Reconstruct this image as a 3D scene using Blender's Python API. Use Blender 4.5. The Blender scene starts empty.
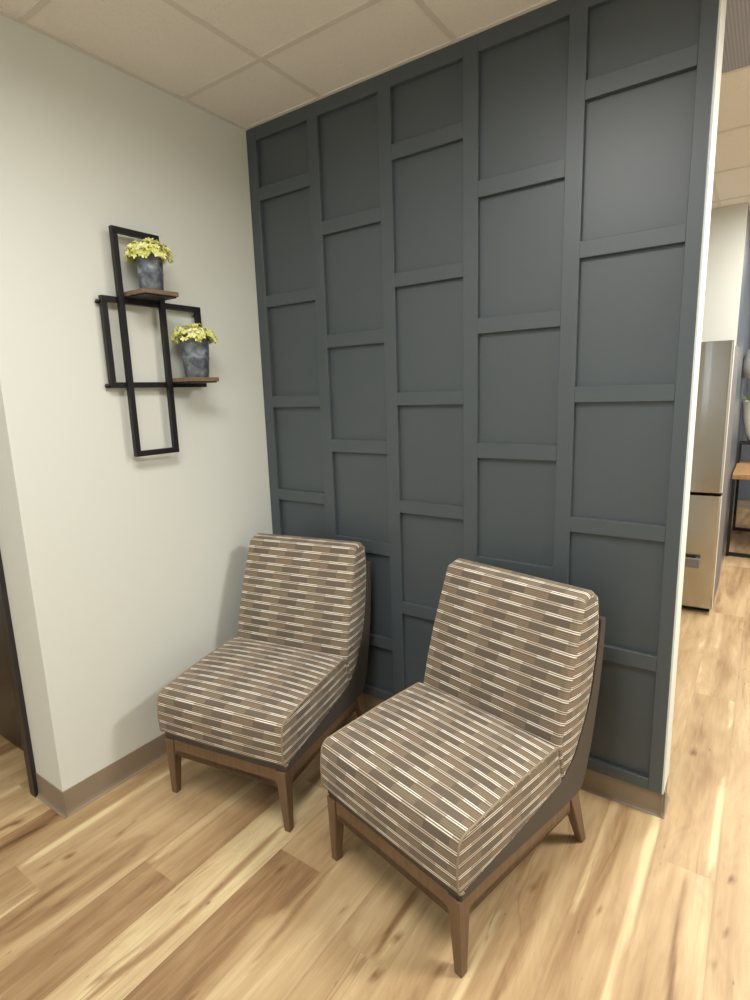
import bpy, bmesh, math, random
from mathutils import Vector, Matrix

random.seed(7)
scene = bpy.context.scene
COL = scene.collection

# ------------------------------------------------------------------ camera
cam_data = bpy.data.cameras.new('camera')
cam = bpy.data.objects.new('camera', cam_data)
COL.objects.link(cam)
cam_data.sensor_fit = 'VERTICAL'
cam_data.sensor_height = 36.0
cam_data.lens = 560.73 / 1000.0 * 36.0
cam_data.clip_start = 0.05
CP = (2.0631, -2.0302, 1.5349)
def cam_rot(a, b, c):
    return (Matrix.Rotation(c, 3, 'Z') @ Matrix.Rotation(math.pi / 2 + a, 3, 'X') @ Matrix.Rotation(b, 3, 'Z')).to_4x4()
cam.matrix_world = Matrix.Translation(CP) @ cam_rot(-0.1874, -0.0314, 0.6109)
scene.camera = cam

# ------------------------------------------------------------------ world, lights, exposure
world = bpy.data.worlds.new('world'); scene.world = world
world.use_nodes = True
world.node_tree.nodes['Background'].inputs[0].default_value = (0.75, 0.82, 1.0, 1)
world.node_tree.nodes['Background'].inputs[1].default_value = 0.25
scene.view_settings.view_transform = 'Standard'
scene.view_settings.look = 'None'
scene.view_settings.exposure = 0.06
scene.view_settings.gamma = 1.0
scene.view_settings.use_curve_mapping = False

H = 2.734
W = 1.863
# recessed ceiling fixtures: (x, y, size x, size y, power)
FIXTURES = [
    (3.199, -0.061, 0.60, 0.60, 60),
    (1.369, -1.586, 0.60, 1.20, 29),
    (0.149, -3.111, 0.60, 1.20, 17),  # unseen fixture added to brighten the left part of the floor
    (2.589, 2.347, 0.60, 1.20, 46),
    (2.894, 4.177, 0.60, 1.20, 50),
]
LIGHT_COLOR = (1.0, 0.98, 0.945)
for i, (x, y, sx, sy, p) in enumerate(FIXTURES):
    l = bpy.data.lights.new('ceiling_light_lamp', 'AREA')
    l.shape = 'RECTANGLE'; l.size = sx * 0.92; l.size_y = sy * 0.92
    l.energy = p * 1.06; l.color = LIGHT_COLOR; l.spread = math.radians(172 if i < 3 else 178)
    o = bpy.data.objects.new('ceiling_light_lamp', l)
    o.location = (x, y, H - 0.02)
    COL.objects.link(o)
# added cool fill lamp behind the camera, no window stands there
l = bpy.data.lights.new('rear_cool_fill', 'AREA')
l.shape = 'RECTANGLE'; l.size = 1.5; l.size_y = 1.2; l.energy = 16; l.color = (0.72, 0.86, 1.0)
o = bpy.data.objects.new('rear_cool_fill', l)
o.location = (1.6, -4.42, 1.7); o.rotation_euler = (math.radians(90), 0, 0)
COL.objects.link(o)

# ------------------------------------------------------------------ helpers
def srgb(r, g, b):
    f = lambda c: (c / 255) / 12.92 if c / 255 <= 0.04045 else ((c / 255 + 0.055) / 1.055) ** 2.4
    return (f(r), f(g), f(b), 1.0)

class NT:
    def __init__(self, name, rough=0.6, color=None, metallic=0.0, spec=None):
        self.m = bpy.data.materials.new(name); self.m.use_nodes = True
        self.t = self.m.node_tree; self.n = self.t.nodes; self.l = self.t.links
        self.b = self.n['Principled BSDF']
        self.b.inputs['Roughness'].default_value = rough
        self.b.inputs['Metallic'].default_value = metallic
        if spec is not None: self.b.inputs['Specular IOR Level'].default_value = spec
        if color: self.b.inputs['Base Color'].default_value = color
    def setin(self, sock, v):
        if hasattr(v, 'is_output') or isinstance(v, bpy.types.NodeSocket): self.l.new(v, sock)
        else: sock.default_value = v
    def math(self, op, a, b=0.0, c=None, clamp=False):
        n = self.n.new('ShaderNodeMath'); n.operation = op; n.use_clamp = clamp
        self.setin(n.inputs[0], a); self.setin(n.inputs[1], b)
        if c is not None: self.setin(n.inputs[2], c)
        return n.outputs[0]
    def mix(self, f, a, b, blend='MIX'):
        n = self.n.new('ShaderNodeMix'); n.data_type = 'RGBA'; n.blend_type = blend
        self.setin(n.inputs[0], f); self.setin(n.inputs[6], a); self.setin(n.inputs[7], b)
        return n.outputs[2]
    def coord(self, kind='Object'):
        return self.n.new('ShaderNodeTexCoord').outputs[kind]
    def geo(self):
        return self.n.new('ShaderNodeNewGeometry').outputs['Position']
    def mapping(self, vec, scale=(1, 1, 1), loc=(0, 0, 0), rot=(0, 0, 0)):
        n = self.n.new('ShaderNodeMapping'); self.l.new(vec, n.inputs[0])
        n.inputs['Scale'].default_value = scale; n.inputs['Rotation'].default_value = rot
        self.setin(n.inputs['Location'], loc)
        return n.outputs[0]
    def sep(self, vec):
        n = self.n.new('ShaderNodeSeparateXYZ'); self.l.new(vec, n.inputs[0]); return n.outputs
    def comb(self, x, y, z):
        n = self.n.new('ShaderNodeCombineXYZ')
        for i, v in enumerate((x, y, z)): self.setin(n.inputs[i], v)
        return n.outputs[0]
    def noise(self, vec, scale=5, detail=2, rough=0.5, dist=0.0):
        n = self.n.new('ShaderNodeTexNoise'); self.l.new(vec, n.inputs['Vector'])
        n.inputs['Scale'].default_value = scale; n.inputs['Detail'].default_value = detail
        n.inputs['Roughness'].default_value = rough; n.inputs['Distortion'].default_value = dist
        return n.outputs['Fac']
    def ramp(self, fac, stops, interp='LINEAR'):
        n = self.n.new('ShaderNodeValToRGB'); self.l.new(fac, n.inputs[0])
        cr = n.color_ramp; cr.interpolation = interp
        while len(cr.elements) < len(stops): cr.elements.new(0.5)
        for e, (p, c) in zip(cr.elements, stops): e.position = p; e.color = c
        return n.outputs[0]
    def attr(self, name):
        n = self.n.new('ShaderNodeAttribute'); n.attribute_name = name; return n.outputs['Fac']
    def bump(self, h, strength=0.3, dist=0.002):
        n = self.n.new('ShaderNodeBump'); n.inputs['Strength'].default_value = strength
        n.inputs['Distance'].default_value = dist; self.l.new(h, n.inputs['Height'])
        self.l.new(n.outputs[0], self.b.inputs['Normal'])
    def base(self, c): self.setin(self.b.inputs['Base Color'], c)
    def rough(self, r): self.setin(self.b.inputs['Roughness'], r)

def link(name, me, mat=None, parent=None, smooth=False):
    o = bpy.data.objects.new(name, me); COL.objects.link(o)
    if mat is not None:
        for m in (mat if isinstance(mat, (list, tuple)) else [mat]): me.materials.append(m)
    if parent is not None: o.parent = parent
    if smooth:
        for p in me.polygons: p.use_smooth = True
    return o

def from_bm(name, bm, mat=None, parent=None, smooth=False, bevel=0.0, seg=2, angle=35):
    bmesh.ops.recalc_face_normals(bm, faces=bm.faces)
    me = bpy.data.meshes.new(name); bm.to_mesh(me); bm.free()
    o = link(name, me, mat, parent, smooth)
    if bevel:
        md = o.modifiers.new('bevel', 'BEVEL'); md.width = bevel; md.segments = seg
        md.limit_method = 'ANGLE'; md.angle_limit = math.radians(angle)
    return o

def box(bm, x0, x1, y0, y1, z0, z1, mi=0):
    vs = [bm.verts.new(p) for p in ((x0,y0,z0),(x1,y0,z0),(x1,y1,z0),(x0,y1,z0),(x0,y0,z1),(x1,y0,z1),(x1,y1,z1),(x0,y1,z1))]
    fs = []
    for f in ((0,3,2,1),(4,5,6,7),(0,1,5,4),(1,2,6,5),(2,3,7,6),(3,0,4,7)):
        fc = bm.faces.new([vs[i] for i in f]); fc.material_index = mi; fs.append(fc)
    return fs

def hexa(bm, bot, top):
    vs = [bm.verts.new(p) for p in list(bot) + list(top)]
    for f in ((0,3,2,1),(4,5,6,7),(0,1,5,4),(1,2,6,5),(2,3,7,6),(3,0,4,7)): bm.faces.new([vs[i] for i in f])

def prism(bm, pts, axis, a0, a1):
    """closed 2-D outline extruded along one axis; pts are the two other coordinates in xyz order"""
    def P(p, a):
        return {'x': (a, p[0], p[1]), 'y': (p[0], a, p[1]), 'z': (p[0], p[1], a)}[axis]
    A = [bm.verts.new(P(p, a0)) for p in pts]; B = [bm.verts.new(P(p, a1)) for p in pts]
    bm.faces.new(A); bm.faces.new(B[::-1])
    n = len(pts)
    for i in range(n): bm.faces.new((A[i], B[i], B[(i+1) % n], A[(i+1) % n]))

def tube(bm, pts, r, n=8, closed=False, taper=None):
    rings = []
    m = len(pts); pts = [Vector(p) for p in pts]
    up = Vector((0.13, 0.31, 0.94)).normalized()
    for i, p in enumerate(pts):
        if closed: t = pts[(i+1) % m] - pts[(i-1) % m]
        else: t = pts[min(i+1, m-1)] - pts[max(i-1, 0)]
        t.normalize(); a = t.cross(up)
        if a.length < 1e-4: a = t.cross(Vector((1, 0, 0)))
        a.normalize(); b = t.cross(a)
        rr = r * (taper[i] if taper else 1)
        rings.append([bm.verts.new(p + (a * math.cos(2*math.pi*k/n) + b * math.sin(2*math.pi*k/n)) * rr) for k in range(n)])
    for i in range(m if closed else m - 1):
        A, B = rings[i], rings[(i+1) % m]
        for k in range(n): bm.faces.new((A[k], A[(k+1) % n], B[(k+1) % n], B[k]))
    if not closed: bm.faces.new(rings[0][::-1]); bm.faces.new(rings[-1])

def lathe(bm, prof, c=(0, 0, 0), n=32, caps=True):
    rings = [[bm.verts.new((c[0] + r*math.cos(2*math.pi*k/n), c[1] + r*math.sin(2*math.pi*k/n), c[2] + z)) for k in range(n)] for r, z in prof]
    for A, B in zip(rings, rings[1:]):
        for k in range(n): bm.faces.new((A[k], A[(k+1) % n], B[(k+1) % n], B[k]))
    if caps: bm.faces.new(rings[0][::-1]); bm.faces.new(rings[-1])

def tag(o, label=None, cat=None, group=None, kind=None):
    if label: o['label'] = label
    if cat: o['category'] = cat
    if group: o['group'] = group
    if kind: o['kind'] = kind
    return o

def empty(name, loc=(0, 0, 0), rz=0.0):
    o = bpy.data.objects.new(name, None); COL.objects.link(o)
    o.location = loc; o.rotation_euler = (0, 0, rz); o.empty_display_size = 0.05
    return o

def copy_tree(o, parent=None):
    c = o.copy(); COL.objects.link(c); c.parent = parent
    for ch in list(o.children): copy_tree(ch, c)
    return c

def fillet(pts, seg=6):
    """pts: (a, b, r) closed outline -> points with rounded corners"""
    out = []; n = len(pts)
    for i in range(n):
        p = Vector(pts[i][:2]); r = pts[i][2]
        a = Vector(pts[i-1][:2]) - p; b = Vector(pts[(i+1) % n][:2]) - p
        la, lb = a.length, b.length; a.normalize(); b.normalize()
        ang = a.angle(b)
        if r <= 0 or ang > math.pi - 0.02: out.append(tuple(p)); continue
        d = min(r / math.tan(ang / 2), la * 0.48, lb * 0.48); rr = d * math.tan(ang / 2)
        c = p + (a + b).normalized() * (rr / math.sin(ang / 2))
        s = p + a * d - c; e = p + b * d - c
        full = s.angle_signed(e)
        for k in range(seg + 1):
            v = s.copy(); v.rotate(Matrix.Rotation(-full * k / seg, 2)); out.append((c.x + v.x, c.y + v.y))
    return out

# ------------------------------------------------------------------ materials
def m_paint(name, col, rough=0.62, bump=0.12, scale=320, spec=0.4):
    t = NT(name, rough, spec=spec)
    p = t.geo()
    n = t.noise(p, 1.3, 2)
    t.base(t.mix(t.math('MULTIPLY', n, 0.12), col, tuple([c * 0.9 for c in col[:3]] + [1])))
    t.bump(t.noise(p, scale, 2), bump, 0.001)
    return t.m
WHITE = m_paint('white_wall_paint', srgb(223, 226, 218))
BEAD = m_paint('corner_paint', srgb(214, 224, 222), 0.5)
SLATE = m_paint('slate_grey_paint', srgb(76, 84, 88), 0.42, 0.10, 260, 0.5)
SLATE_K = m_paint('kitchen_slate_paint', srgb(92, 98, 106), 0.35, 0.05, 200, 0.5)

def m_ceiling():
    t = NT('acoustic_tile', 0.95, spec=0.1)
    p = t.geo(); a = t.noise(p, 170, 3, 0.7); b = t.noise(p, 2.1, 2)
    c = t.ramp(a, [(0.30, srgb(228, 223, 216)), (0.46, srgb(242, 238, 232)), (1.0, srgb(244, 240, 234))])
    t.base(t.mix(t.math('MULTIPLY', b, 0.15), c, srgb(205, 196, 180)))
    t.bump(a, 0.2, 0.001)
    return t.m
CEIL = m_ceiling()
TBAR = NT('ceiling_grid_enamel', 0.6, srgb(222, 217, 209), spec=0.3).m

def m_floor():
    t = NT('hickory_planks', 0.42, spec=0.45)
    p = t.geo(); tone = t.attr('tone'); seed = t.attr('seed'); amp = t.attr('amp')
    s = t.sep(p)
    vec = t.comb(s[0], s[1], t.math('MULTIPLY', seed, 13.7))
    big = t.noise(t.mapping(vec, (11, 1.5, 1)), 1.0, 2, 0.5, 0.6)
    mid = t.noise(t.mapping(vec, (30, 2.8, 1)), 1.0, 3, 0.55, 0.8)
    arch = t.noise(t.mapping(vec, (7, 1.8, 1)), 1.0, 1, 0.4, 1.2)
    rings = t.math('FRACT', t.math('MULTIPLY', arch, 9.0))
    rings = t.math('ABSOLUTE', t.math('SUBTRACT', rings, 0.5))
    fine = t.noise(t.mapping(vec, (210, 9, 1)), 1.0, 3, 0.6, 0.2)
    v = t.math('ADD', tone, t.math('MULTIPLY', t.math('SUBTRACT', big, 0.5), t.math('MULTIPLY', amp, 2.0)))
    v = t.math('ADD', v, t.math('MULTIPLY', t.math('SUBTRACT', mid, 0.5), 0.42))
    v = t.math('ADD', v, t.math('MULTIPLY', t.math('SUBTRACT', rings, 0.25), 0.10))
    v = t.math('ADD', v, t.math('MULTIPLY', t.math('SUBTRACT', fine, 0.5), 0.22), clamp=True)
    c = t.ramp(v, [(0.0, srgb(88, 62, 42)), (0.16, srgb(122, 92, 63)), (0.36, srgb(154, 122, 86)),
                   (0.58, srgb(181, 152, 112)), (0.78, srgb(197, 170, 129)), (1.0, srgb(222, 202, 157))])
    vn = t.noise(t.mapping(vec, (16, 1.1, 1)), 1.0, 2, 0.5, 0.5)
    vl = t.math('SUBTRACT', 1.0, t.math('MULTIPLY', t.math('ABSOLUTE', t.math('SUBTRACT', vn, 0.5)), 55.0), clamp=True)
    vm = t.math('MULTIPLY', t.math('SUBTRACT', t.noise(t.mapping(vec, (5, 1.6, 3.3)), 1.0, 1), 0.52), 7.0, clamp=True)
    c = t.mix(t.math('MULTIPLY', t.math('MULTIPLY', vl, vm), 0.6), c, srgb(126, 92, 62))
    pk = t.noise(t.mapping(vec, (60, 16, 1)), 1.0, 2, 0.5)
    fleck = t.math('MULTIPLY', t.math('SUBTRACT', pk, 0.73), 9.0, clamp=True)
    c = t.mix(fleck, c, srgb(104, 72, 46))
    seam = t.attr('seam')
    c = t.mix(t.math('MULTIPLY', seam, 0.22), c, srgb(105, 78, 50))
    t.base(c)
    t.rough(t.math('ADD', 0.40, t.math('MULTIPLY', fine, 0.12)))
    t.bump(fine, 0.12, 0.0006)
    return t.m
FLOOR = m_floor()

def m_wood(name, dark, light, rough=0.42, sc=(90, 90, 6)):
    t = NT(name, rough, spec=0.45)
    p = t.coord('Object')
    n = t.noise(t.mapping(p, sc), 1.0, 3, 0.6, 0.4)
    t.base(t.ramp(n, [(0.25, dark), (0.75, light)]))
    t.bump(n, 0.08, 0.0005)
    return t.m
WALNUT = m_wood('walnut_stain', srgb(98, 76, 57), srgb(120, 96, 72))
PLANK = m_wood('shelf_board_wood', srgb(96, 78, 62), srgb(142, 120, 98), 0.6, (60, 7, 60))
OAK = m_wood('oak_counter', srgb(144, 106, 68), srgb(184, 144, 98), 0.35, (8, 40, 40))
DOORW = m_wood('espresso_door', srgb(40, 29, 22), srgb(56, 42, 33), 0.30, (50, 50, 4))
RUBBER = m_paint('taupe_vinyl_base', srgb(146, 131, 111), 0.5, 0.02, 100)
VINYL = NT('taupe_shell_vinyl', 0.55, srgb(77, 71, 66), spec=0.3).m
BLACK = NT('black_metal', 0.45, srgb(24, 22, 24), spec=0.4).m
FRAMEB = NT('dark_door_frame', 0.4, srgb(48, 42, 42), spec=0.4).m

def m_steel():
    t = NT('brushed_steel', 0.3, srgb(178, 174, 168), metallic=1.0)
    p = t.coord('Object'); n = t.noise(t.mapping(p, (3, 3, 160)), 1.0, 2)
    t.rough(t.math('ADD', 0.13, t.math('MULTIPLY', n, 0.08)))
    t.bump(t.noise(t.mapping(p, (2.2, 2.2, 1.2)), 1.0, 1), 0.10, 0.02)
    return t.m
STEEL = m_steel()
FRSIDE = NT('fridge_side_grey', 0.55, srgb(120, 116, 114), spec=0.25).m
DARKGAP = NT('black_gasket', 0.7, srgb(22, 20, 20)).m

def m_zinc():
    t = NT('aged_zinc', 0.55, metallic=0.25, spec=0.5)
    p = t.coord('Object'); n = t.noise(p, 26, 4, 0.6, 0.6)
    t.base(t.ramp(n, [(0.32, srgb(62, 68, 76)), (0.48, srgb(104, 112, 122)), (0.6, srgb(128, 136, 142)), (0.74, srgb(186, 190, 190))]))
    t.bump(n, 0.15, 0.001)
    return t.m
ZINC = m_zinc()

def m_petal():
    t = NT('chartreuse_petals', 0.6, spec=0.2)
    p = t.coord('Object'); n = t.noise(p, 45, 2)
    t.base(t.ramp(n, [(0.3, srgb(204, 206, 104)), (0.5, srgb(234, 234, 146)), (0.7, srgb(250, 249, 206))]))
    t.b.inputs['Subsurface Weight'].default_value = 0.15
    t.b.inputs['Subsurface Radius'].default_value = (0.01, 0.01, 0.004)
    return t.m
PETAL = m_petal()
LEAFM = NT('dull_green_leaves', 0.6, srgb(128, 138, 84)).m
SOIL = NT('brown_moss', 0.95, srgb(96, 84, 42)).m

def m_fabric():
    t = NT('striped_upholstery', 0.9, spec=0.15)
    uv = t.sep(t.coord('UV')); u, v = uv[0], uv[1]
    fu = t.noise(t.mapping(t.coord('UV'), (30, 30, 1)), 1.0, 2)
    per, blk = 0.0352, 0.0455 * 2
    vr = t.math('DIVIDE', v, per)
    row = t.math('FLOOR', vr); fv = t.math('FRACT', vr)
    half = t.math('MULTIPLY', t.math('MODULO', t.math('ADD', row, 200.0), 2.0), 0.5)
    ur = t.math('ADD', t.math('ADD', t.math('DIVIDE', u, blk), half), 0.22)
    col = t.math('FLOOR', ur)
    par = t.math('MODULO', t.math('ADD', col, 400.0), 2.0)
    # the light band keeps its own rhythm, pushed sideways against the blocks
    ur2 = t.math('ADD', ur, 0.45); par2 = t.math('MODULO', t.math('ADD', t.math('FLOOR', ur2), 400.0), 2.0)
    wn = t.n.new('ShaderNodeTexWhiteNoise'); wn.noise_dimensions = '2D'
    t.l.new(t.comb(col, row, 0.0), wn.inputs['Vector']); rnd = wn.outputs['Value']
    wn2 = t.n.new('ShaderNodeTexWhiteNoise'); wn2.noise_dimensions = '2D'
    t.l.new(t.comb(t.math('FLOOR', ur2), t.math('ADD', row, 71.0), 0.0), wn2.inputs['Vector']); rnd2 = wn2.outputs['Value']
    def line(c, w):
        d = t.math('ABSOLUTE', t.math('SUBTRACT', fv, c))
        return t.math('SUBTRACT', 1.0, t.math('DIVIDE', t.math('SUBTRACT', d, w * 0.55), w * 0.6), clamp=True)
    taupe = t.mix(rnd, srgb(104, 93, 80), srgb(113, 102, 89))
    tan = t.mix(rnd, srgb(113, 102, 85), srgb(118, 102, 86))
    tanl = t.mix(rnd, srgb(146, 132, 109), srgb(148, 126, 105))
    tl = t.math('MAXIMUM', t.math('MAXIMUM', line(0.47, 0.04), line(0.64, 0.04)), line(0.81, 0.04))
    light_block = t.mix(tl, tan, tanl)
    body = t.mix(par, taupe, light_block)
    cream = t.mix(par2, srgb(212, 202, 182), srgb(252, 249, 236))
    cream = t.mix(t.math('MULTIPLY', rnd2, 0.2), cream, srgb(206, 190, 176))
    gap = t.mix(par2, srgb(104, 93, 80), srgb(120, 107, 88))
    inband = t.math('LESS_THAN', fv, 0.34)
    c = t.mix(inband, body, gap)
    c = t.mix(t.math('MAXIMUM', line(0.09, 0.05), line(0.27, 0.045)), c, cream)
    t.base(t.mix(t.math('MULTIPLY', fu, 0.12), c, srgb(104, 92, 80)))
    t.b.inputs['Sheen Weight'].default_value = 0.15
    return t.m
FABRIC = m_fabric()

# ------------------------------------------------------------------ setting: floor
PW = 0.1778; PX0 = 0.090
JOINTS = {-3: -1.207, -1: -0.933, 0: -1.405, 2: -1.151, 4: -0.861, 6: -1.005, 10: -0.211, 11: 0.585, 9: 0.28,
          1: -0.45, 3: -0.55, 5: -1.75, 7: -0.1, 8: 0.1, 12: -0.9, -2: -0.7, -4: -1.6}
PL = 1.22
# streaks read from the boards: (tone, half width, strength, [(x, y), ...])
BANDS = [
 (0.34, 0.014, .9, [(.733,-.778),(.743,-1.037),(.748,-1.177),(.743,-1.330),(.724,-1.433),(.725,-1.52)]),
 (0.84, 0.050, .6, [(.985,-1.03),(.982,-1.10),(.995,-1.228),(1.0,-1.6)]),
 (0.32, 0.012, .7, [(.994,-.793),(1.011,-1.068),(1.026,-1.208)]),
 (0.40, 0.060, .9, [(.35,-1.08),(.350,-1.34),(.336,-1.46),(.318,-1.60)]),
 (0.22, 0.010, .8, [(.302,-1.30),(.302,-1.406),(.307,-1.55)]),
 (0.24, 0.010, .8, [(.372,-1.38),(.350,-1.427),(.328,-1.56)]),
 (0.70, 0.020, .9, [(.44,-1.13),(.432,-1.36),(.41,-1.47),(.392,-1.60)]),
 (0.95, 0.010, .9, [(.258,-1.407),(.256,-1.60)]),
 (0.98, 0.017, .9, [(.110,-1.40),(.107,-1.20),(.106,-.95),(.106,-.6)]),
 (0.98, 0.020, .9, [(.468,-1.145),(.470,-.95),(.475,-.6)]),
 (0.20, 0.012, .9, [(-.119,-1.267),(-.135,-1.326),(-.133,-1.40)]),
 (0.26, 0.010, .8, [(-.015,-1.249),(-.035,-1.35),(-.042,-1.45)]),
 (0.22, 0.007, .8, [(.173,-1.400),(.181,-1.324)]),
 (0.28, 0.006, .8, [(.243,-1.076),(.244,-.952)]),
 (0.36, 0.030, .8, [(.024,-.925),(.024,-.75)]),
 (0.28, 0.009, .95, [(1.279,-.70),(1.278,-.883),(1.284,-1.0)]),
 (0.92, 0.022, .8, [(1.312,-.75),(1.310,-1.0)]),
 (0.86, 0.045, .7, [(1.215,-.70),(1.215,-1.0)]),
 (0.40, 0.030, .7, [(1.450,-.95),(1.450,-1.3)]),
 (0.96, 0.014, .9, [(1.520,-.671),(1.523,-.833),(1.527,-1.02),(1.53,-1.3)]),
 (0.34, 0.011, .8, [(1.605,-.725),(1.609,-.917),(1.612,-1.1)]),
 (0.42, 0.022, .85, [(1.588,-.45),(1.600,-.60),(1.612,-.72),(1.619,-.883)]),
 (0.30, 0.010, .95, [(1.972,-.215),(1.968,-.342),(1.966,-.471),(1.978,-.666),(1.985,-.9)]),
 (0.97, 0.012, .95, [(2.036,.35),(2.032,.083),(2.027,-.204)]),
 (0.97, 0.012, .9, [(2.020,1.839),(2.030,1.2),(2.038,.75)]),
 (0.97, 0.013, .95, [(1.850,.1),(1.850,-.25),(1.849,-.51),(1.845,-.78),(1.842,-1.0)]),
 (0.95, 0.014, .95, [(1.712,.05),(1.706,-.15),(1.706,-.56)]),
 (0.42, 0.016, .7, [(1.795,-.45),(1.790,-.55),(1.775,-.68)]),
]
KNOTS = [(.205,-1.282,.014),(1.22,-.808,.008),(1.125,-.917,.008),(1.31,-.915,.008),(1.221,-.994,.007),(1.319,-1.03,.010),
 (1.456,-.933,.014),(1.94,-.101,.007),(2.088,-.179,.009),(2.082,-.389,.006),(2.061,-.521,.008),(1.768,-.518,.007),(1.668,-.473,.004),
 (2.062,-.327,.004),(2.121,-.242,.004),(1.918,1.389,.014),(1.92,.47,.015),(-.12,-1.31,.014),(.74,-1.09,.008),(.70,-1.2,.007),(.95,-1.34,.007),(.86,-.93,.012),(1.58,-.53,.012)]
BASE = {(-1, 0): .56, (0, -1): .55, (0, 0): .62, (1, -1): .60, (1, 0): .60, (2, -1): .40, (2, 0): .56, (3, -1): .92, (3, 0): .8, (4, -1): .42,
        (4, 0): .64, (5, -1): .70, (5, 0): .72, (6, -1): .66, (6, 0): .70, (7, -1): .60, (8, -1): .62, (8, 0): .62, (9, -1): .57, (9, 0): .66,
        (10, -1): .70, (10, 0): .62, (11, -1): .70, (11, 0): .68, (7, 0): .6}
CREAM3 = True
def polyx(pl, y):
    for (xa, ya), (xb, yb) in zip(pl, pl[1:]):
        if (ya >= y >= yb) or (ya <= y <= yb):
            return xa + (xb - xa) * ((y - ya) / (yb - ya) if yb != ya else 0)
    return None
def build_floor():
    rnd = random.Random(5)
    vs, fs, tone, seed, amp, seam = [], [], [], [], [], []
    Y0, Y1 = -4.5, 7.0
    for r in range(-14, 25):
        xa = PX0 + r * PW; xb = xa + PW
        xr = [(pl, h, s, tn) for tn, h, s, pl in BANDS if xa - .02 < sum(p[0] for p in pl) / len(pl) < xb + .02]
        kn = [k for k in KNOTS if xa < k[0] < xb]
        j0 = JOINTS.get(r, rnd.uniform(-1.2, 0))
        while j0 > Y0: j0 -= PL
        k = 0
        y = j0
        while y < Y1:
            ya, yb = max(y, Y0), min(y + PL, Y1)
            rel = round((y - JOINTS[r]) / PL) if r in JOINTS else None
            base = BASE.get((r, rel)) if rel is not None else None
            sd = rnd.uniform(0, 50)
            a = 0.38 if base is not None else 0.55
            if base is None: base = rnd.choice([.45, .55, .6, .66, .7, .8])
            near = -1.8 < ya + PL and ya < 0.9 and -3 <= r <= 12
            NX = 18 if near else 2; NY = max(1, int((yb - ya) / (0.03 if near else 0.6)))
            i0 = len(vs)
            for jy in range(NY + 1):
                yy = ya + (yb - ya) * jy / NY
                for ix in range(NX + 1):
                    xx = xa + PW * ix / NX
                    t = base
                    if near:
                        for pl, h, s, tn in xr:
                            px = polyx(pl, yy)
                            if px is None: continue
                            ends = min(abs(yy - pl[0][1]), abs(yy - pl[-1][1]))
                            hh = h * min(1.0, 0.35 + ends / 0.12)
                            d = abs(xx - px)
                            f = max(0.0, min(1.0, (hh * 1.2 - d) / (hh * 0.38 + .003)))
                            t = t + (tn - t) * f * s
                        for kx, ky, kr in kn:
                            d = math.hypot((xx - kx), (yy - ky) / 1.9)
                            f = max(0.0, min(1.0, (kr * 1.1 - d) / (kr * .7))) * .85
                            t = t + (0.10 - t) * f
                    vs.append((xx, yy, 0.0)); tone.append(t); seed.append(sd); amp.append(a)
                    seam.append(1.0 if (ix in (0,) and near) else 0.0)
            for jy in range(NY):
                for ix in range(NX):
                    q = i0 + jy * (NX + 1) + ix
                    fs.append((q, q + 1, q + NX + 2, q + NX + 1))
            y += PL
    me = bpy.data.meshes.new('floor'); me.from_pydata(vs, [], fs); me.update()
    for nm, data in (('tone', tone), ('seed', seed), ('amp', amp), ('seam', seam)):
        at = me.attributes.new(nm, 'FLOAT', 'POINT'); at.data.foreach_set('value', data)
    o = link('floor', me, FLOOR)
    tag(o, 'pale hickory plank floor with brown streaks and knots', kind='structure')
build_floor()

# ------------------------------------------------------------------ setting: walls, ceiling
XR, YB, YF = 4.4, -4.5, 7.0
def wall(name, x0, x1, y0, y1, mat, label=None, z0=0.0, z1=H, split=None):
    bm = bmesh.new(); fs = box(bm, x0, x1, y0, y1, z0, z1)
    if split:
        for i, mi in split.items(): fs[i].material_index = mi
    o = from_bm(name, bm, mat); tag(o, label, kind='structure'); return o
# face order of box(): bottom, top, -y, +x, +y, -x
wall('wall_left', -0.16, 0.0, -1.189 + 0.14, 0.14, WHITE, 'off-white wall carrying the black metal shelf')
# wall with the dark door, its end is the outside corner
bm = bmesh.new()
DX0, DX1, DZ = -1.17, -0.245, 2.13
box(bm, DX1 + 0.0, 0.0, -1.189, -1.049, 0, H)
box(bm, -2.4, DX0, -1.189, -1.049, 0, H)
box(bm, DX0, DX1, -1.189, -1.049, DZ, H)
o = from_bm('wall_front', bm, WHITE); tag(o, 'off-white wall return beside the dark door', kind='structure')
# partition
bm = bmesh.new()
fs = box(bm, 0.0, W - 0.0015, 0.0, 0.112, 0.0, H); fs[3].material_index = 1; fs[4].material_index = 1
fs = box(bm, W - 0.0015, W + 0.004, -0.0185, 0.118, 0.1, H); 
for f in fs: f.material_index = 1
fs[2].material_index = 2
o = from_bm('wall_back', bm, [SLATE, WHITE, BEAD]); tag(o, 'dark slate grey partition with white end face', kind='structure')
# kitchen block behind the refrigerator
wall('wall_kitchen', -2.4, 1.838, 2.83, 6.1, [WHITE, SLATE_K], 'white wall behind the refrigerator with slate side', split={3: 1})
wall('wall_far', -2.4, XR, 6.1, 6.24, SLATE_K, 'slate grey far wall behind the wooden counter')
wall('wall_right', XR, XR + 0.12, YB, 6.24, WHITE)
wall('wall_rear', -2.4, XR, YB - 0.12, YB, WHITE)
wall('wall_side', -2.52, -2.4, YB, 6.24, WHITE)

bm = bmesh.new()
box(bm, -2.4, XR, YB, 6.24, H, H + 0.05)
o = from_bm('ceiling', bm, CEIL); tag(o, 'beige acoustic tile ceiling', kind='structure')
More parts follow.
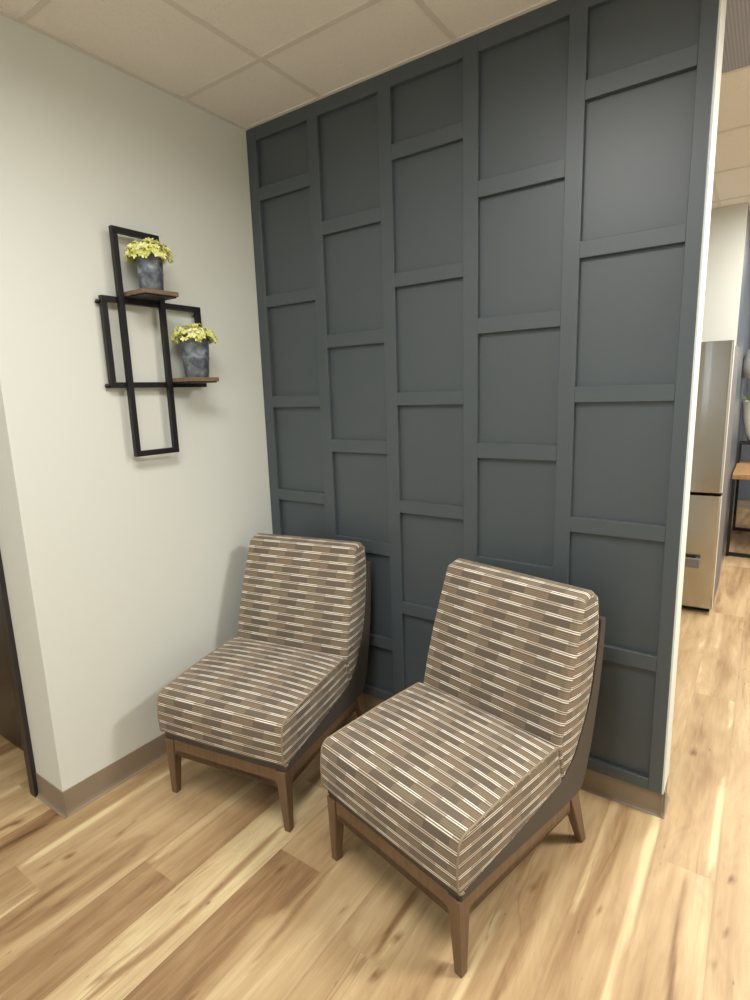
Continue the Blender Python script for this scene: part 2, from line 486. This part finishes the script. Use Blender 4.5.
# T-bar grid
bm = bmesh.new()
hw, hz = 0.011, 0.003
gx0, gy0 = 0.454, -0.366
def bars(x0, x1, y0, y1, gy):
    k = -20
    for k in range(-20, 20):
        gx = gx0 + 0.61 * k
        if x0 + .02 < gx < x1 - .02: box(bm, gx - hw, gx + hw, y0, y1, H - hz, H)
    for k in range(-20, 20):
        yy = gy + 0.61 * k
        if y0 + .02 < yy < y1 - .02: box(bm, x0, x1, yy - hw, yy + hw, H - hz - 0.0006, H)
bars(0.0, XR, YB, 0.0, gy0)
bars(W, XR, 0.0, 2.83, 0.822)
bars(-0.5, W, 0.14, 2.83, 0.822)
bars(1.835, XR, 2.83, 6.1, 0.822)
# wall angles
box(bm, 0.0, 0.018, -1.189, -0.02, H - hz - 0.001, H)
box(bm, 0.018, W, -0.036, -0.0205, H - hz - 0.001, H)
box(bm, 0.0, 1.835, 2.812, 2.83, H - hz - 0.001, H)
o = from_bm('trim_2', bm, TBAR); tag(o, 'ceiling grid of painted metal bars', kind='structure')

# panelling on the partition
EVEN = [(2.677,2.478),(2.4225,2.006),(1.953,1.5365),(1.483,1.0775),(1.0235,.6145),(.5595,.1437)]
ODD = [(2.677,2.2685),(2.213,1.798),(1.742,1.3345),(1.277,.877),(.819,.417),(.365,.1437)]
STILES = [(0.0,.059),(.3625,.4205),(.7249,.7838),(1.087,1.1466),(1.453,1.5094),(1.8172,W - 0.0017)]
bm = bmesh.new()
T = -0.020
for a, b in STILES: box(bm, a, b, T, 0.0005, 0.1, H)
for c in range(5):
    a, b = STILES[c][1], STILES[c+1][0]
    ops = EVEN if c % 2 == 0 else ODD
    tops = [H] + [z0 for z1, z0 in ops]
    bots = [z1 for z1, z0 in ops] + [0.1]
    for zt, zb in zip(tops, bots): box(bm, a - 0.0005, b + 0.0005, T + 0.0006, 0.0005, zb, zt)
o = from_bm('trim_1', bm, SLATE, bevel=0.0012, seg=1); tag(o, 'slate grey board grid of staggered rectangles on the partition', kind='structure')

# vinyl cove base
def cove(bm, axis, fixed, a0, a1, out):
    prof = [(0, 0.1016), (0.0028, 0.1010), (0.0032, 0.018), (0.006, 0.007), (0.013, 0.0015), (0.013, 0.0), (0, 0)]
    pts = [(fixed + out * d, z) for d, z in prof]
    prism(bm, pts, axis, a0, a1)
def cove_obj(name, items, label):
    bm = bmesh.new()
    for it in items: cove(bm, *it)
    tag(from_bm(name, bm, RUBBER), label, kind='structure')
cove_obj('baseboard_left', [('y', 0.0, -1.1925, -0.01, 1)], 'taupe vinyl baseboard under the shelf wall')
cove_obj('baseboard_front', [('x', -1.189, -0.206, 0.0135, -1), ('x', -1.189, -2.4, DX0 - 0.05, -1)], 'taupe vinyl baseboard on the wall return')
cove_obj('baseboard_back', [('x', 0.0, 0.0, W + 0.01, -1), ('y', W - 0.001, -0.0125, 0.118, 1)], 'taupe vinyl baseboard under the dark partition')
cove_obj('baseboard_far', [('x', 6.1, 1.84, XR, -1), ('y', 1.835, 2.83, 6.1, 1)], 'dark baseboard along the far slate wall')

# door in the return wall
dr = empty('door_1', (0.5 * (DX0 + DX1), -1.08, 0)); tag(dr, 'dark brown door left of the wall corner', kind='structure')
ox = -dr.location.x; oy = 1.08
bm = bmesh.new(); box(bm, DX0 + .003 + ox, DX1 - .003 + ox, -1.095 + oy, -1.055 + oy, 0.008, DZ - 0.04)
from_bm('door_panel', bm, DOORW, dr, bevel=0.002)
bm = bmesh.new()
box(bm, DX1 + ox, DX1 + 0.039 + ox, -1.206 + oy, -1.188 + oy, 0, DZ + 0.04)
box(bm, DX1 - 0.002 + ox, DX1 + 0.001 + ox, -1.206 + oy, -1.05 + oy, 0, DZ)
box(bm, DX0 - 0.04 + ox, DX0 + ox, -1.206 + oy, -1.188 + oy, 0, DZ + 0.04)
box(bm, DX0 + ox, DX1 + ox, -1.206 + oy, -1.05 + oy, DZ - 0.03, DZ + 0.04)
from_bm('door_frame', bm, FRAMEB, dr)
bm = bmesh.new()
tube(bm, [(DX0 + .07 + ox, -1.095 + oy, 1.0), (DX0 + .07 + ox, -1.15 + oy, 1.0), (DX0 + .19 + ox, -1.15 + oy, 1.0)], 0.009, 10)
from_bm('door_handle', bm, STEEL, dr, smooth=True)

# ceiling fixtures and grille
for i, (x, y, sx, sy, p) in enumerate(FIXTURES):
    t = empty('ceiling_light', (x, y, H - 0.02)); 
    tag(t, ['recessed ceiling light above the end of the dark partition', 'recessed ceiling light above the floor in front of the two chairs',
            'added ceiling light behind the viewer, brightening the floor near the dark door wall', 'recessed ceiling light in front of the refrigerator',
            'recessed ceiling light in front of the far counter'][i], 'ceiling light', 'recessed ceiling lights')
    bm = bmesh.new()
    a, b = sx / 2, sy / 2
    for q in ((-a, a, -b, -b + .02), (-a, a, b - .02, b), (-a, -a + .02, -b + .02, b - .02), (a - .02, a, -b + .02, b - .02)):
        box(bm, *q, 0.008, 0.02)
    from_bm('fixture_frame', bm, TBAR, t)
    dm = NT('lit_diffuser', 0.5, (1, 1, 1, 1)); dm.b.inputs['Emission Color'].default_value = (*LIGHT_COLOR, 1); dm.b.inputs['Emission Strength'].default_value = 2.0
    bm = bmesh.new(); box(bm, -a + .02, a - .02, -b + .02, b - .02, 0.013, 0.018)
    from_bm('diffuser', bm, dm.m, t)

def build_grille():
    t = empty('ceiling_vent', (1.979, 0.517, H)); tag(t, 'grey perforated ceiling vent panel beyond the top of the partition', 'ceiling vent')
    g = NT('perforated_grey', 0.7)
    p = g.coord('Object'); s = g.sep(p)
    fx = g.math('ABSOLUTE', g.math('SUBTRACT', g.math('FRACT', g.math('MULTIPLY', s[0], 90.0)), 0.5))
    fy = g.math('ABSOLUTE', g.math('SUBTRACT', g.math('FRACT', g.math('MULTIPLY', s[1], 90.0)), 0.5))
    d = g.math('SQRT', g.math('ADD', g.math('MULTIPLY', fx, fx), g.math('MULTIPLY', fy, fy)))
    g.base(g.mix(g.math('LESS_THAN', d, 0.27), srgb(168, 171, 184), srgb(132, 134, 146)))
    bm = bmesh.new(); box(bm, -.292, .292, -.292, .292, -0.003, 0.0)
    from_bm('perforated_plate', bm, g.m, t)
    bm = bmesh.new()
    for q in ((-.304, .304, -.304, -.29), (-.304, .304, .29, .304), (-.304, -.29, -.29, .29), (.29, .304, -.29, .29)): box(bm, *q, -0.006, 0.0)
    from_bm('vent_frame', bm, TBAR, t)
build_grille()

# ------------------------------------------------------------------ lounge chairs
def smooth(a, b, x):
    f = max(0.0, min(1.0, (x - a) / (b - a))); return f * f * (3 - 2 * f)

def cushion_mesh(name, prof, w, crown, weight, side_bulge, rad, front, top_w=None, zref=(0, 1)):
    """prof: dense closed outline in (y, z); weight(p) says how far the top swells there.
    Sewn strip across the width with softly rounded edges, boxed sides; UV in metres."""
    bm = bmesh.new(); uvl = bm.loops.layers.uv.new('uv')
    n = len(prof)
    P = [Vector(p) for p in prof]
    area = sum(P[i].x * P[(i+1) % n].y - P[(i+1) % n].x * P[i].y for i in range(n))
    sg = 1 if area > 0 else -1
    nor = []
    for i in range(n):
        t = P[(i+1) % n] - P[i-1]; t.normalize(); nor.append(Vector((t.y, -t.x)) * sg)
    M = [P[i] + nor[i] * crown * weight(P[i]) for i in range(n)]
    arc = [0.0]
    for i in range(n): arc.append(arc[-1] + (M[(i+1) % n] - M[i]).length)
    fr = [(P[i].y, arc[i]) for i in range(n) if front(P[i])]
    fr.sort()
    def vz(z):
        if z <= fr[0][0]: return fr[0][1] + (z - fr[0][0])
        for (za, va), (zb, vb) in zip(fr, fr[1:]):
            if za <= z <= zb: return va + (vb - va) * ((z - za) / (zb - za) if zb > za else 0)
        return fr[-1][1] + (z - fr[-1][0])
    def wid(z):
        if top_w is None: return w
        f = max(0, min(1, (z - zref[0]) / (zref[1] - zref[0]))); return w + (top_w - w) * f * f
    D = [0, .08, .25, .5, .8, 1.0]
    S = []
    for d in D: S.append((-w + d * rad, rad * (1 - math.sqrt(max(0, 1 - (1 - d) ** 2)))))
    for q in (-.82, -.6, -.3, 0, .3, .6, .82): S.append((q * w, 0.0))
    for d in D[::-1]: S.append((w - d * rad, rad * (1 - math.sqrt(max(0, 1 - (1 - d) ** 2)))))
    rows = []
    for x, ins in S:
        s = min(1, abs(x) / w); e = crown * (1 - s ** 3)
        rows.append([bm.verts.new((x * wid(P[i].y) / w, *(P[i] + nor[i] * (e * weight(P[i]) - ins)))) for i in range(n)])
    for a in range(len(S) - 1):
        for i in range(n):
            j = (i + 1) % n
            f = bm.faces.new((rows[a][i], rows[a+1][i], rows[a+1][j], rows[a][j]))
            us = (S[a][0], S[a+1][0], S[a+1][0], S[a][0]); vv = (arc[i], arc[i], arc[i+1], arc[i+1])
            for lp, u, v in zip(f.loops, us, vv): lp[uvl].uv = (u, v)
            f.smooth = True
    c = sum(P, Vector((0, 0))) / n
    for sgn, row in ((-1, rows[0]), (1, rows[-1])):
        prev = row
        base = [v.co.copy() for v in row]
        for f_ in (0.93, 0.78, 0.5, 0.2):
            bul = side_bulge * (1 - f_ ** 2)
            ring = []
            for i in range(n):
                y = c.x + (base[i].y - c.x) * f_; z = c.y + (base[i].z - c.y) * f_
                ring.append(bm.verts.new((sgn * (wid(z) + bul), y, z)))
            for i in range(n):
                j = (i + 1) % n
                f = bm.faces.new((prev[i], prev[j], ring[j], ring[i]))
                for lp in f.loops: lp[uvl].uv = (sgn * (w + lp.vert.co.y), vz(lp.vert.co.z))
                f.smooth = True
            prev = ring
        f = bm.faces.new(prev); f.smooth = True
        for lp in f.loops: lp[uvl].uv = (sgn * (w + lp.vert.co.y), vz(lp.vert.co.z))
    bmesh.ops.recalc_face_normals(bm, faces=bm.faces)
    me = bpy.data.meshes.new(name); bm.to_mesh(me); bm.free()
    return me

def dense(pts, step=0.012):
    out = []; n = len(pts)
    for i in range(n):
        a = Vector(pts[i]); b = Vector(pts[(i+1) % n]); d = (b - a).length
        k = max(1, int(d / step))
        for q in range(k): out.append(tuple(a.lerp(b, q / k)))
    return out
SEAT = [(-.030,.268,.022),(-.036,.35,.2),(-.026,.4375,.034),(.10,.449,.5),(.25,.460,.8),(.446,.466,.018),(.478,.327,.008),(.21,.2895,.6)]
BACK = [(.450,.455,.01),(.474,.55,.8),(.512,.676,.9),(.588,.892,.022),(.652,.908,.03),(.694,.874,.024),(.698,.77,.5),(.682,.69,.6),(.638,.51,.5),(.552,.374,.14),(.479,.327,.01)]
SHELL = [(-.013,.276,.003),(.21,.2885,.6),(.477,.3225,.12),(.555,.372,.14),(.643,.51,.5),(.686,.69,.6),(.702,.795,.004),(.730,.797,.004),
         (.722,.66,.9),(.707,.551,.9),(.676,.402,.8),(.640,.285,.3),(.612,.232,.045),(.538,.2235,.4),(.10,.2425,.8),(-.013,.243,.003)]
def make_chair():
    root = empty('lounge_chair')
    # seat cushion
    sp = dense(fillet(SEAT, 8))
    me = cushion_mesh('seat_cushion', sp, .2835, .013,
                      lambda p: smooth(-.01, .12, p.x) * smooth(.46, .40, p.x) if p.y > .40 else (.3 if p.x < -.02 else 0.0),
                      .005, .007, lambda p: p.x < 0 and p.y < .43)
    seat = link('seat_cushion', me, FABRIC, root)
    bp = dense(fillet(BACK, 8))
    me = cushion_mesh('back_cushion', bp, .2835, .012,
                      lambda p: smooth(.45, .60, p.y) * smooth(.90, .80, p.y) if p.x < .60 else 0.0,
                      .006, .016, lambda p: p.x < .595 and p.y > .46 and p.x < 0.45 + (p.y - .44) * .40, .274, (.5, .9))
    back = link('back_cushion', me, FABRIC, root)
    # piping along the side seams of the seat
    for sgn in (-1, 1):
        bm = bmesh.new()
        line = []
        for y, z in fillet(SEAT, 8):
            if y > .435: break
            line.append((y, z))
        tube(bm, [(sgn * .2822, y + .0018 * (1 if y < 0 else 0), z - .0008) for y, z in line], 0.0032, 8)
        from_bm('piping', bm, PIPE, seat, smooth=True)
    # moulded shell under the seat and up the back
    bm = bmesh.new(); prism(bm, dense(fillet(SHELL, 8), 0.03), 'x', -.2815, .2815)
    from_bm('shell', bm, VINYL, root, bevel=0.0025, seg=2, angle=50)
    # wood base
    def apron(name_axis, a0, a1, c0, c1, ztopa, ztopb, zb):
        bm = bmesh.new(); L = a1 - a0; r = .022
        outl = [(a0, ztopa), (a0, zb - r)]
        for k in range(7):
            an = math.pi - k * math.pi / 12
            outl.append((a0 + r + r * math.cos(an), zb - r + r * math.sin(an)))
        for k in range(7):
            an = math.pi / 2 - k * math.pi / 12
            outl.append((a1 - r + r * math.cos(an), zb - r + r * math.sin(an)))
        outl += [(a1, zb - r), (a1, ztopb)]
        prism(bm, outl, name_axis, c0, c1)
        return bm
    from_bm('apron', apron('y', -.237, .237, -.014, .010, .2425, .2425, .197), WALNUT, root, bevel=.0015)
    from_bm('apron', apron('y', -.237, .237, .555, .578, .2235, .2235, .190), WALNUT, root, bevel=.0015)
    for sgn in (-1, 1):
        x0, x1 = sorted((sgn * .250, sgn * .272))
        from_bm('apron', apron('x', .026, .556, x0, x1, .2425, .223, .190), WALNUT, root, bevel=.0015)
    for sgn in (-1, 1):
        for rear in (0, 1):
            bm = bmesh.new()
            xo, xi, xf = sgn * .278, sgn * .236, sgn * .253
            if not rear: yt, yf, zt = (-.021, .028), (-.013, .014), .2425
            else: yt, yf, zt = (.548, .600), (.640, .668), .2245
            q = lambda x0, x1, y0, y1, z: [(min(x0, x1), y0, z), (max(x0, x1), y0, z), (max(x0, x1), y1, z), (min(x0, x1), y1, z)]
            hexa(bm, q(xf, xo, yf[0], yf[1], 0.0), q(xi, xo, yt[0], yt[1], zt))
            from_bm('leg', bm, WALNUT, root, bevel=.004, seg=3)
    return root
PIPE = NT('taupe_piping', 0.9, srgb(150, 136, 115), spec=0.1).m
c1 = make_chair()
c2 = copy_tree(c1)
c1.location = (.5034, -.8277, 0); c1.rotation_euler = (0, 0, .1782)
c2.location = (1.2472, -.8443, 0); c2.rotation_euler = (0, 0, -.2235)
tag(c1, 'armless brown striped lounge chair in the corner beside the white wall', 'chair', 'pair of striped lounge chairs')
tag(c2, 'armless brown striped lounge chair nearer the viewer, turned away from the white wall', 'chair', 'pair of striped lounge chairs')

# ------------------------------------------------------------------ black metal wall shelf
def make_shelf():
    root = empty('wall_shelf', (0, -.60, 1.75)); tag(root, 'black metal wall shelf of two crossed open rectangles with two wooden boards', 'shelf')
    O = Vector((0, .60, -1.75))
    def rect(bm, y0, y1, z0, z1, x0, x1, b):
        for q in ((y0, y1, z0, z0 + b), (y0, y1, z1 - b, z1), (y0, y0 + b, z0 + b, z1 - b), (y1 - b, y1, z0 + b, z1 - b)):
            box(bm, x0, x1, q[0] + O.y, q[1] + O.y, q[2] + O.z, q[3] + O.z)
    bm = bmesh.new(); rect(bm, -.771, -.575, 1.321, 2.164, .036, .056, .021)
    from_bm('upright_frame', bm, BLACK, root, bevel=.001)
    bm = bmesh.new(); rect(bm, -.829, -.389, 1.586, 1.919, .016, .036, .021)
    f2 = from_bm('crosswise_frame', bm, BLACK, root, bevel=.001)
    for y, z in ((-.829, 1.898), (-.829, 1.594), (-.400, 1.886)):
        bm = bmesh.new()
        c = Vector((.0, y - .004 if y < -.5 else y, z)) + O
        tube(bm, [(0.0, c.y, c.z), (.026, c.y, c.z)], .0035, 10)
        tube(bm, [(.012, c.y + .0065 * math.cos(a), c.z + .0065 * math.sin(a)) for a in [k * math.pi / 6 for k in range(12)]], .0022, 6, closed=True)
        from_bm('wall_bracket', bm, BLACK, root, smooth=True)
    for (y0, y1, z) in ((-.738, -.592, 1.929), (-.575, -.430, 1.612)):
        bm = bmesh.new(); box(bm, .020 if z > 1.8 else .020, .168, y0 + O.y, y1 + O.y, z - .006 + O.z, z + .010 + O.z)
        b = from_bm('shelf_board', bm, PLANK, root, bevel=.0015)
        bm = bmesh.new(); box(bm, .020, .160, y0 + .006 + O.y, y1 - .006 + O.y, z - .011 + O.z, z - .006 + O.z)
        from_bm('support_plate', bm, BLACK, b)
    return root
make_shelf()

# ------------------------------------------------------------------ zinc pots with chartreuse flowers
def flower_cluster(bm, rnd, R, hgt, z0, n=90):
    for i in range(n):
        a = rnd.uniform(0, 2 * math.pi); q = math.sqrt(rnd.random())
        th = q * 1.75
        d = Vector((math.sin(th) * math.cos(a), math.sin(th) * math.sin(a), math.cos(th)))
        rr = rnd.uniform(.80, 1.08)
        c = Vector((d.x * R * rr, d.y * R * rr, z0 + d.z * hgt * rr))
        nrm = (d + Vector((rnd.uniform(-.5, .5), rnd.uniform(-.5, .5), rnd.uniform(-.1, .6)))).normalized()
        t = nrm.cross(Vector((0, 0, 1)));
        if t.length < .1: t = Vector((1, 0, 0))
        t.normalize(); b = nrm.cross(t)
        s = rnd.uniform(.009, .0125); ph = rnd.uniform(0, 3)
        for k in range(4):
            an = ph + k * math.pi / 2
            u = t * math.cos(an) + b * math.sin(an); v = nrm.cross(u)
            pts = [c, c + u * s * .45 + v * s * .42 + nrm * s * .12, c + u * s * 1.05 + v * s * .22 + nrm * s * .30,
                   c + u * s * 1.05 - v * s * .22 + nrm * s * .30, c + u * s * .45 - v * s * .42 + nrm * s * .12]
            back = [p - nrm * .0006 for p in pts]
            A = [bm.verts.new(p) for p in pts]; B = [bm.verts.new(p) for p in back]
            bm.faces.new(A); bm.faces.new(B[::-1])
            for m in range(5): bm.faces.new((A[m], B[m], B[(m+1) % 5], A[(m+1) % 5]))
def make_pot(seed, loc, r0, r1, h, fr, fh, label):
    root = empty('potted_flowers', loc); tag(root, label, 'potted plant', 'zinc pots of yellow-green flowers on the wall shelf')
    bm = bmesh.new()
    lathe(bm, [(r0 * .92, 0), (r0, .003), (r0 + (r1 - r0) * .46, h * .46), (r0 + (r1 - r0) * .47 + .0016, h * .48), (r0 + (r1 - r0) * .52 + .0016, h * .51), (r0 + (r1 - r0) * .54, h * .53),
               (r1 - .001, h * .96), (r1 + .0025, h * .97), (r1 + .0025, h), (r1 - .002, h), (r1 - .004, h * .9), (.001, h * .9)], n=40)
    from_bm('pot', bm, ZINC, root, smooth=True)
    bm = bmesh.new(); lathe(bm, [(r1 - .006, h * .9), (r1 - .012, h * .98), (r1 * .5, h * 1.12), (.002, h * 1.18)], n=20)
    from_bm('moss', bm, SOIL, root, smooth=True)
    rnd = random.Random(seed)
    bm = bmesh.new(); flower_cluster(bm, rnd, fr, fh, h * .98, 230)
    from_bm('flowers', bm, PETAL, root)
    bm = bmesh.new()
    for k in range(16):
        a = rnd.uniform(0, 2 * math.pi); d = Vector((math.cos(a), math.sin(a), 0)); s = Vector((-d.y, d.x, 0))
        c = d * (r1 * .8); L = rnd.uniform(.03, .045); z = Vector((0, 0, h))
        q = [c + z, c + d * L * .5 + s * .009 + z + Vector((0, 0, .010)), c + d * L + z - Vector((0, 0, .010)), c + d * L * .5 - s * .009 + z + Vector((0, 0, .010))]
        A = [bm.verts.new(p) for p in q]; B = [bm.verts.new(p - Vector((0, 0, .0007))) for p in q]
        bm.faces.new(A); bm.faces.new(B[::-1])
        for m in range(4): bm.faces.new((A[m], B[m], B[(m+1) % 4], A[(m+1) % 4]))
    from_bm('leaves', bm, LEAFM, root)
    return root
make_pot(3, (.098, -.658, 1.939), .041, .049, .130, .080, .058, 'mottled zinc pot of yellow-green flowers on the upper wooden board')
make_pot(9, (.098, -.484, 1.622), .047, .0585, .158, .082, .056, 'mottled zinc pot of yellow-green flowers on the lower wooden board')

# ------------------------------------------------------------------ refrigerator
DOOREDGE = NT('lit_door_edge', 0.45, srgb(214, 212, 206), spec=0.4).m  # grey door side paled so its colour carries the light striking the edge
def make_fridge():
    root = empty('refrigerator', (1.412, 2.482, 0)); tag(root, 'stainless steel refrigerator with a bottom freezer drawer beyond the partition', 'refrigerator')
    X0, X1 = -.455, .450   # local
    bm = bmesh.new(); box(bm, X0, X1, -.265, .325, .05, 1.765)
    from_bm('cabinet', bm, FRSIDE, root, bevel=.004)
    bm = bmesh.new(); box(bm, X0 + .02, X1 - .02, -.26, .30, 0.0, .05)
    from_bm('base_grille', bm, DARKGAP, root)
    bm = bmesh.new(); box(bm, X0 + .006, X1 - .006, -.279, -.265, .055, 1.78)
    from_bm('gasket', bm, DARKGAP, root)
    yf = -.350
    def door(x0, x1, z0, z1, name):
        # slightly pillowed front, rounded vertical edges
        pr = fillet([(x0, -.279, 0), (x0, yf + .016, .022), (x0 + (x1 - x0) * .5, yf - .006, 2.5), (x1, yf + .016, .022), (x1, -.279, 0)], 6)
        bm = bmesh.new(); prism(bm, pr, 'z', z0, z1)
        bmesh.ops.recalc_face_normals(bm, faces=bm.faces)
        for f in bm.faces:
            if abs(f.normal.x) > .9: f.material_index = 1
        return from_bm(name, bm, [STEEL, DOOREDGE], root, bevel=.003, angle=60)
    d1 = door(X0, -.004, .835, 1.79, 'door'); d2 = door(.004, X1, .835, 1.79, 'door')
    dw = door(X0, X1, .045, .815, 'freezer_drawer')
    for d, x in ((d1, -.05), (d2, .05)):
        bm = bmesh.new(); tube(bm, [(x, yf, 1.0), (x, yf - .045, 1.02), (x, yf - .045, 1.6), (x, yf, 1.62)], .011, 10)
        from_bm('handle', bm, STEEL, d, smooth=True)
    bm = bmesh.new()
    box(bm, X0 + .15, X1 - .09, yf - .060, yf - .030, .338, .400)
    box(bm, X0 + .15, X0 + .18, yf - .035, yf + .01, .350, .390); box(bm, X1 - .12, X1 - .09, yf - .035, yf + .01, .350, .390)
    from_bm('handle', bm, FRSIDE, dw, bevel=.004)
    return root
make_fridge()

# ------------------------------------------------------------------ counter table against the slate side wall
def make_counter():
    root = empty('counter_table', (2.75, 4.30, 0)); tag(root, 'wooden topped table on black metal legs beyond the refrigerator', 'table')
    x0, x1, y0, y1 = -.90, .90, -.55, .55
    bm = bmesh.new(); box(bm, x0, x1, y0, y1, .70, .745)
    from_bm('tabletop', bm, OAK, root, bevel=.003)
    for x in (x0 + .014, x1 - .014):
        for y in (y0 + .014, y1 - .014):
            bm = bmesh.new(); box(bm, x - .012, x + .012, y - .012, y + .012, 0.0, .70)
            from_bm('leg', bm, BLACK, root, bevel=.002)
    for y in (y0 + .02, y1 - .02):
        bm = bmesh.new(); box(bm, x0 + .026, x1 - .026, y - .008, y + .012, 0.005, .035)
        from_bm('stretcher', bm, BLACK, root, bevel=.002)
    r2 = empty('metal_riser', (2.55, 4.70, .745)); tag(r2, 'low black metal riser standing on the wooden topped table', 'stand')
    bm = bmesh.new()
    box(bm, -.70, .70, -.12, .12, .185, .200)
    from_bm('riser_top', bm, BLACK, r2, bevel=.002)
    for x in (-.69, .69):
        for y in (-.11, .11):
            bm = bmesh.new(); box(bm, x - .009, x + .009, y - .009, y + .009, 0, .185); from_bm('leg', bm, BLACK, r2)
    WHITEG = NT('white_glaze', 0.2, srgb(232, 230, 220)).m
    GREYG = NT('grey_glaze', 0.5, srgb(186, 186, 176)).m
    v = empty('vase', (1.972, 4.70, .945)); tag(v, 'tall tapered white vase with green leaves at the right picture edge', 'vase')
    bm = bmesh.new(); lathe(bm, [(.035, 0), (.05, .006), (.085, .10), (.12, .26), (.128, .40), (.124, .41), (.115, .38), (.002, .30)], n=32)
    from_bm('vase_body', bm, WHITEG, v, smooth=True)
    bm = bmesh.new(); rnd = random.Random(2)
    for k in range(36):
        a = rnd.uniform(0, 6.28); el = rnd.uniform(.2, 1.3); L = rnd.uniform(.09, .17)
        d = Vector((math.cos(a) * math.cos(el), math.sin(a) * math.cos(el), math.sin(el))); s = Vector((-math.sin(a), math.cos(a), 0))
        b = Vector((math.cos(a) * .05, math.sin(a) * .05, .37))
        q = [b, b + d * L * .5 + s * .014, b + d * L, b + d * L * .5 - s * .014]
        nr = d.cross(s) * .001
        A = [bm.verts.new(p) for p in q]; B = [bm.verts.new(p - nr) for p in q]
        bm.faces.new(A); bm.faces.new(B[::-1])
        for m in range(4): bm.faces.new((A[m], B[m], B[(m+1) % 4], A[(m+1) % 4]))
    from_bm('leaves', bm, LEAFM, v)
    # round grey pendant shade above the table
    s = empty('pendant_lamp', (1.970, 4.25, H)); tag(s, 'round grey hanging lamp above the wooden topped table', 'lamp')
    bm = bmesh.new(); lathe(bm, [(.02, -.86), (.06, -.875), (.11, -.92), (.142, -1.02), (.145, -1.08), (.12, -1.17), (.112, -1.17), (.135, -1.08), (.132, -1.02), (.10, -.94), (.015, -.89)], n=36)
    from_bm('lamp_shade', bm, GREYG, s, smooth=True)
    bm = bmesh.new(); tube(bm, [(0, 0, 0), (0, 0, -.87)], .004, 8); from_bm('cord', bm, BLACK, s)
make_counter()
